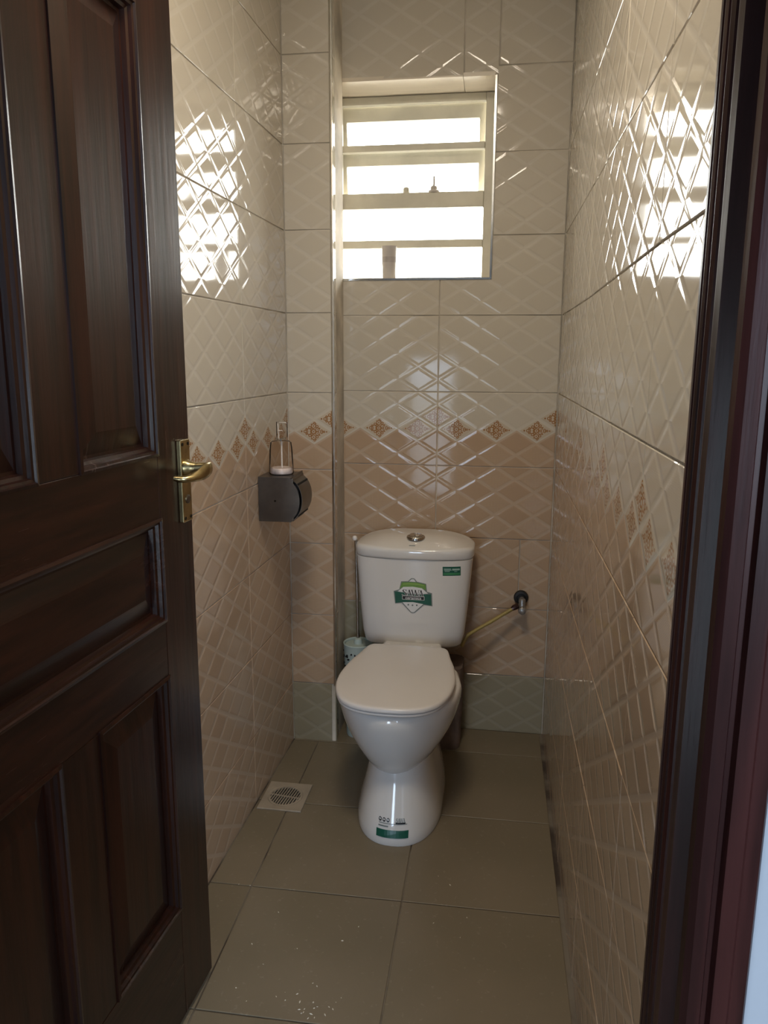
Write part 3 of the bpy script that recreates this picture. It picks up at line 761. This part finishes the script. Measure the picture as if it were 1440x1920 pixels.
emb['label'] = 'green and white shield sticker reading SAWA ceramics'
decal('emblem_white', [[(405, 458), (446, 415), (484, 415), (516, 460)], [(215, 640), (310, 556), (470, 545), (620, 566), (722, 655), (470, 690)], [(295, 828), (470, 815), (645, 845), (497, 991), (468, 998), (440, 988)]], M['st_white'], emb, tank_y, etf, 1)
decal('emblem_band', [[(285, 478), (400, 468), (540, 470), (682, 500), (690, 598), (620, 566), (470, 545), (310, 556), (248, 585)]], M['st_lgreen'], emb, tank_y, etf, 1)
decal('emblem_stripe', [[(300, 502), (400, 490), (540, 492), (660, 515), (662, 526), (540, 506), (400, 504), (298, 516)]], M['st_lgreen2'], emb, tank_y, etf, 2)
decal('emblem_ribbon', [[(163, 645), (290, 652), (470, 670), (660, 672), (772, 665), (782, 862), (650, 843), (470, 815), (290, 826), (180, 846)]], M['st_dgreen'], emb, tank_y, etf, 2)
decal('lettering_edge', fit(sawa(.035), 290, 655, 712, 600), M['st_white'], emb, tank_y, etf, 3)
decal('lettering', fit(sawa(), 290, 655, 712, 600), M['st_black'], emb, tank_y, etf, 4)
decal('name_box_edge', [[(290, 708), (664, 708), (664, 776), (290, 776)]], M['st_white'], emb, tank_y, etf, 5)
decal('name_box', [[(297, 715), (657, 715), (657, 769), (297, 769)]], M['st_black'], emb, tank_y, etf, 6)
decal('lettering', fit(text_polys('ceramics', .012), 345, 610, 766, 718), M['st_white'], emb, tank_y, etf, 7)
for cx, cy in ((395, 866), (465, 872), (537, 868)):
    decal('emblem_icon', [[(cx + 15 * math.cos(a * PI / 4), cy + 15 * math.sin(a * PI / 4)) for a in range(8)]], M['st_grey'], emb, tank_y, etf, 3)
# green label near the cistern's right edge
g0x, g0z = -.1495, .6480; gs = 1.83e-4
gtf = lambda p: (g0x + (p[0] - 1142) * gs, g0z + (262 - p[1]) * gs)
gl = decal('green_label', [[(983, 182), (1298, 178), (1302, 345), (988, 348)]], M['st_dgreen'], tank, tank_y, gtf, 0)
decal('label_stripe', [[(1000, 295), (1290, 292), (1290, 330), (1000, 333)]], M['st_mgreen'], gl, tank_y, gtf, 1)
decal('label_print', [[(1005, 215), (1130, 214), (1130, 228), (1005, 229)], [(1012, 236), (1140, 235), (1140, 248), (1012, 249)], [(1020, 260), (1110, 259), (1110, 272), (1020, 273)], [(1152, 215), (1282, 212), (1284, 246), (1154, 249)], [(1190, 264), (1240, 263), (1240, 272), (1190, 273)]], M['st_pale'], gl, tank_y, gtf, 1)
# label low on the pedestal
p0x, p0z = -.2655, .036; ps = 1.20e-4
ptf = lambda p: (p0x + (p[0] - 650) * ps, p0z + (545 - p[1]) * ps * 1.06)
pls = decal('pedestal_label', [[(275, 475), (1025, 475), (1025, 630), (275, 630)]], M['st_dgreen'], toilet.children[0], ped_y, ptf, 0, cut=.008)
pls['label'] = 'green strip label with small icons at the foot of the pedestal'
decal('label_print', [[(330, 345), (985, 345), (985, 353), (330, 353)], [(320, 395), (555, 395), (555, 415), (320, 415)]], M['st_grey'], pls, ped_y, ptf, 0, cut=.008)
for cx in (355, 450, 545):
    ic = [(cx + 36 * math.cos(a * PI / 6), 280 + 40 * math.sin(a * PI / 6)) for a in range(12)]
    decal('label_icon', [ic], M['st_black'], pls, ped_y, ptf, 0, cut=.008)
    decal('icon_cut', [[(cx - 22, 262), (cx + 8, 250), (cx + 20, 285), (cx - 8, 295)]], M['st_white'], pls, ped_y, ptf, 1, cut=.008)
decal('lettering', fit(sawa(), 725, 945, 315, 235), M['st_grey'], pls, ped_y, ptf, 0, cut=.008)
decal('name_box', [[(722, 318), (948, 318), (948, 340), (722, 340)]], M['st_black'], pls, ped_y, ptf, 0, cut=.008)

# cement boxing round the outlet
cb = MB(); rg = []
for k in range(10):
    z = k / 9 * .285
    ring = []
    for i in range(28):
        a = 2 * PI * (i + .5) / 28; c, s_ = math.cos(a), math.sin(a)
        x = -.21 + .098 * math.copysign(abs(c) ** .35, c) ; y = -.0775 + .073 * math.copysign(abs(s_) ** .35, s_)
        jx = random.uniform(-.003, .003); jy = random.uniform(-.003, .002)
        ring.append(Vector((x + jx + .004 * k / 9, min(y + jy - .02 * (1 - k / 9) * (s_ < 0), -.006), z)))
    rg.append(ring)
reg(cb.loft(rg).build('cement_boxing', M['cement'], smooth=True, sharp=50), 'rough mauve cement block behind the toilet bowl', 'cement block')

# ------------------------------------------------------------------ toilet brush
br = empty('toilet_brush', (-.478, -.10, 0), 'toilet brush in a pierced mint plastic holder left of the cistern', 'toilet brush')
hb = MB().lathe((-.478, -.10, 0), [(.040, 0), (.042, .004), (.046, .15), (.049, .30), (.051, .338), (.0525, .343), (.051, .346), (.047, .343), (.044, .30), (.040, .02)], 32)
ho = hb.build('holder', M['mint'], br, smooth=True)
for k in range(46):
    a = random.uniform(PI * .85, PI * 1.95); z = random.uniform(.24, .322); rr = .0462 + (z - .15) / .15 * .003
    R_ = random.uniform(.0022, .0045); st = random.uniform(.8, 2.2); th = random.uniform(0, PI)
    pts = []
    for i in range(8):
        q = 2 * PI * i / 8; p_, q_ = R_ * st * math.cos(q), R_ * math.sin(q)
        p_, q_ = p_ * math.cos(th) - q_ * math.sin(th), p_ * math.sin(th) + q_ * math.cos(th)
        aa = a + p_ / rr; pts.append(Vector((-.478 + (rr + .0022) * math.cos(aa), -.10 + (rr + .0022) * math.sin(aa), z + q_)))
    nrm = Vector((math.cos(a), math.sin(a), 0))
    MB().prism([p - nrm * .0026 for p in pts], nrm * .0034).build('pierced_hole', M['hole'], ho)
MB().lathe((-.478, -.10, .335), [(.046, 0), (.046, .003), (.016, .006), (.013, .022), (.007, .026)], 20).build('brush_collar', M['mint'], br, smooth=True)
MB().tube([(-.4785, -.10, .355), (-.481, -.10, .50), (-.4855, -.10, .715)], .0055, 12).build('handle', M['chrome'], br, smooth=True)
MB().lathe((-.4890, -.10, .713), [(.007, 0), (.009, .006), (.0075, .012), (.004, .015)], 14).build('handle_cap', M['pump'], br, smooth=True)

# ------------------------------------------------------------------ stop valve and hose
vx, vz = .0825, .507
va = empty('stop_valve', (vx, -.002, vz - .05), 'grey angle stop valve in a black wall collar right of the cistern', 'valve')
MB().lathe((vx - .001, -.001, vz + .002), [(.0245, 0), (.0255, -.006), (.023, -.012), (.015, -.014), (.013, -.010)], 22, axis='Y').build('wall_collar', M['rubber'], va, smooth=True)
MB().lathe((vx + .002, -.010, vz - .003), [(.0095, 0), (.0095, -.030)], 16, axis='Y').build('inlet', M['valve'], va, smooth=True)
MB().lathe((vx + .002, -.034, vz - .003), [(.0115, 0), (.0115, -.005)], 16, axis='Y').build('washer', M['valve_ring'], va, smooth=True)
MB().lathe((vx + .002, -.048, vz - .040), [(.0105, 0), (.0125, .003), (.0125, .018), (.011, .022), (.0115, .045), (.009, .050)], 16).build('body', M['valve'], va, smooth=True)
MB().lathe((vx + .003, -.056, vz - .027), [(.0125, 0), (.0135, -.004), (.0125, -.016), (.008, -.019)], 18, axis='Y').build('knob', M['valve'], va, smooth=True)
hs = empty('water_hose', (-.03, -.075, .38), 'yellow supply hose running from the stop valve to the cistern', 'hose')
pth = [(.060, -.052, .487), (.05, -.056, .480), (.02, -.064, .462), (-.02, -.074, .437), (-.06, -.084, .414), (-.096, -.093, .392), (-.106, -.096, .374), (-.116, -.10, .352)]
rd = [.0062, .0066, .0058, .0066, .0056, .0066, .0058, .0058]
MB().tube(pth, rd, 12).build('tube', M['hose'], hs, smooth=True)
MB().tube([(.073, -.049, .492), (.066, -.050, .489), (.058, -.053, .486), (.050, -.056, .481)], [.0095, .0105, .0105, .007], 8).build('nut', M['nut'], hs, smooth=True, sharp=30)

# ------------------------------------------------------------------ paper dispenser on the left wall
def lwx(y): return XL + AL * y
dy0, dy1, dz0, dz1 = -.492, -.368, .853, .984
dxl = lwx(-.43) + .0012
tp = empty('paper_dispenser', (-.65, -.43, dz0), 'steel toilet paper dispenser fixed to the left wall', 'paper dispenser')
MB().box(dxl, -.596, dy0 + .002, dy1, dz0 + .002, dz1 - .002).build('housing', M['steel'], tp, bevel=.002)
sp_ = [(dxl, dz0), (-.602, dz0)] + [(-.6185 + .0415 * math.cos(math.radians(a)), .9165 + .061 * math.sin(math.radians(a))) for a in range(-66, 67, 12)] + [(-.603, dz1 - .006), (-.603, dz1), (dxl, dz1)]
MB().prism([(x, dy0, z) for x, z in sp_], (0, .0022, 0)).build('end_plate', M['steel'], tp)
MB().box(dxl, -.600, dy0 + .0005, dy1 + .001, dz1 - .0015, dz1 + .001).build('top_plate', M['steel'], tp, bevel=.0007)
MB().box(-.6015, -.599, dy0 + .03, dy1 + .001, dz1 - .006, dz1 + .005).build('top_lip', M['steel'], tp)
cv_ = MB(); o_, i_ = [], []
for k in range(17):
    a = math.radians(72 - 144 * k / 16)
    o_.append((-.6185 + .0475 * math.cos(a), .9165 + .0655 * math.sin(a))); i_.append((-.6185 + .046 * math.cos(a), .9165 + .064 * math.sin(a)))
pts = o_ + i_[::-1]
cv_.prism([(x, dy0 + .009, z) for x, z in pts], (0, .117, 0)).build('curved_cover', M['steel'], tp, smooth=True, sharp=50)
MB().lathe((-.650, dy0 - .0012, .915), [(.003, .0014), (.003, 0), (.0018, -.001)], 12, axis='Y').build('screw', M['black_metal'], tp)
MB().box(-.5955, -.583, dy0 + .014, dy1 - .002, .868, .965).build('interior_shade', M['hole'], tp)  # dark block paints the shade inside the dispenser

# ------------------------------------------------------------------ soap bottle on the dispenser
sx_, sy_, sz_ = -.647, -.43, dz1 + .0016
sb = empty('soap_bottle', (sx_, sy_, sz_), 'clear pump bottle of hand soap on top of the paper dispenser', 'soap bottle')
MB().lathe((sx_, sy_, sz_), [(.034, 0), (.0365, .004), (.036, .02), (.034, .07), (.031, .094), (.024, .099), (.015, .101), (.015, .107)], 30, cap1=False).build('bottle', M['bottle'], sb, smooth=True)
MB().lathe((sx_, sy_, sz_ + .0015), [(.031, 0), (.0345, .003), (.0342, .014), (.031, .018)], 28).build('soap', M['soap'], sb, smooth=True)
MB().lathe((sx_ + .002, sy_, sz_ + .012), [(.0026, 0), (.0026, .092)], 10).build('dip_tube', M['pump'], sb, smooth=True)
MB().lathe((sx_, sy_, sz_ + .0995), [(.0165, 0), (.0165, .004), (.013, .006)], 22).build('collar', M['chrome'], sb, smooth=True)
MB().lathe((sx_ + .004, sy_, sz_ + .107), [(.0165, 0), (.0165, .046), (.0160, .0475)], 22, cap0=False).build('overcap', M['bottle'], sb, smooth=True)
MB().tube([(sx_ - .006, sy_, sz_ + .105), (sx_ - .007, sy_, sz_ + .128), (sx_ - .008, sy_, sz_ + .150), (sx_ - .004, sy_ - .001, sz_ + .1525), (sx_ + .017, sy_ - .004, sz_ + .1525), (sx_ + .019, sy_ - .004, sz_ + .150)], [.0016, .0016, .0018, .002, .002, .0014], 8).build('pump', M['pump'], sb, smooth=True)
MB().tube([(sx_ - .007, sy_ - .002, sz_ + .128), (sx_ + .006, sy_ - .003, sz_ + .1295)], [.0018, .0012], 8).build('pump_nozzle', M['pump'], sb, smooth=True)

# ------------------------------------------------------------------ cup on the window ledge
cx_, cy_ = -.398, .05
cp = empty('plastic_beaker', (cx_, cy_, WZ0), 'small grey cylindrical container standing on the window ledge', 'container')
MB().lathe((cx_, cy_, WZ0), [(.0215, 0), (.022, .002), (.0255, .108), (.0235, .108), (.020, .006)], 28).build('body', M['cup'], cp, smooth=True)
MB().lathe((cx_, cy_, WZ0 + .055), [(.0236, 0), (.0240, .0), (.0246, .018), (.0243, .018)], 28, cap0=False, cap1=False).build('printed_band', M['cup_band'], cp, smooth=True)

# ------------------------------------------------------------------ floor drain
fx, fy, fw, fh = -.6225, -.5455, .135, .15
dr = empty('floor_drain', (fx, fy, 0), 'square floor drain with a round slotted grate beside the toilet', 'floor drain')
ring_n = 36
oc = []
for i in range(ring_n):
    a = 2 * PI * (i + .5) / ring_n; c, s_ = math.cos(a), math.sin(a); k = 1 / max(abs(c), abs(s_))
    oc.append((c * k * fw / 2, s_ * k * fh / 2))
def R3(pl, z): return [Vector((fx + x, fy + y, z)) for x, y in pl]
circ = lambda rr: [(rr * math.cos(2 * PI * (i + .5) / ring_n), rr * math.sin(2 * PI * (i + .5) / ring_n) * 1.06) for i in range(ring_n)]
MB().loft([R3(circ(.0525), .0008), R3(oc, .0008), R3(oc, .004), R3([(x * .985, y * .985) for x, y in oc], .0052), R3(circ(.055), .0048), R3(circ(.0525), .0038), R3(circ(.0525), .0008)], False, False).build('frame_plate', M['drain'], dr)
MB().loft([R3(circ(.0515), .0006), R3(circ(.0515), .0012)]).build('sump_shade', M['hole'], dr)  # black disc paints the shade below the grate
MB().loft([R3(circ(.046), .0015), R3(circ(.0522), .0015), R3(circ(.0522), .0045), R3(circ(.046), .005), R3(circ(.046), .0015)], False, False).build('grate_ring', M['drain'], dr)
ga = math.radians(-27)       # direction across the slots
gd = Vector((math.cos(ga + PI / 2 + .35), math.sin(ga + PI / 2 + .35), 0)); gc = Vector((gd.y, -gd.x, 0))
for k in range(-5, 6):
    o_ = k * .0082; L_ = math.sqrt(max(0, .048 ** 2 - o_ ** 2))
    c0 = Vector((fx, fy, .0017)) + gc * o_
    MB().prism([c0 - gd * L_ - gc * .0017, c0 + gd * L_ - gc * .0017, c0 + gd * L_ + gc * .0017, c0 - gd * L_ + gc * .0017], (0, 0, .0028)).build('grate_bar', M['drain'], dr)
c0 = Vector((fx, fy, .0019))
MB().prism([c0 - gc * .048 - gd * .002, c0 + gc * .048 - gd * .002, c0 + gc * .048 + gd * .002, c0 - gc * .048 + gd * .002], (0, 0, .0028)).build('grate_bar', M['drain'], dr)

# ------------------------------------------------------------------ crumbs on the floor
cr = MB()
for k in range(42):
    if k < 26: x, y = random.gauss(-.36, .035), random.gauss(-1.31, .03)
    else: x, y = random.uniform(-.6, .1), random.uniform(-1.4, -.8)
    if k in (30, 31): x, y = -.63 + .03 * (k - 30), -.955
    s_ = random.uniform(.0007, .0018); a = random.uniform(0, PI)
    e1 = Vector((math.cos(a), math.sin(a), 0)) * s_ * random.uniform(1, 3); e2 = Vector((-math.sin(a), math.cos(a), 0)) * s_
    c0 = Vector((x, y, .0003))
    cr.add([c0 - e1, c0 - e2, c0 + e1, c0 + e2, c0 + Vector((0, 0, s_ * 1.2))], [(0, 1, 4), (1, 2, 4), (2, 3, 4), (3, 0, 4), (3, 2, 1, 0)])
reg(cr.build('floor_crumbs', M['crumb']), 'pale crumbs and dust specks scattered on the floor', 'crumbs', kind='stuff')
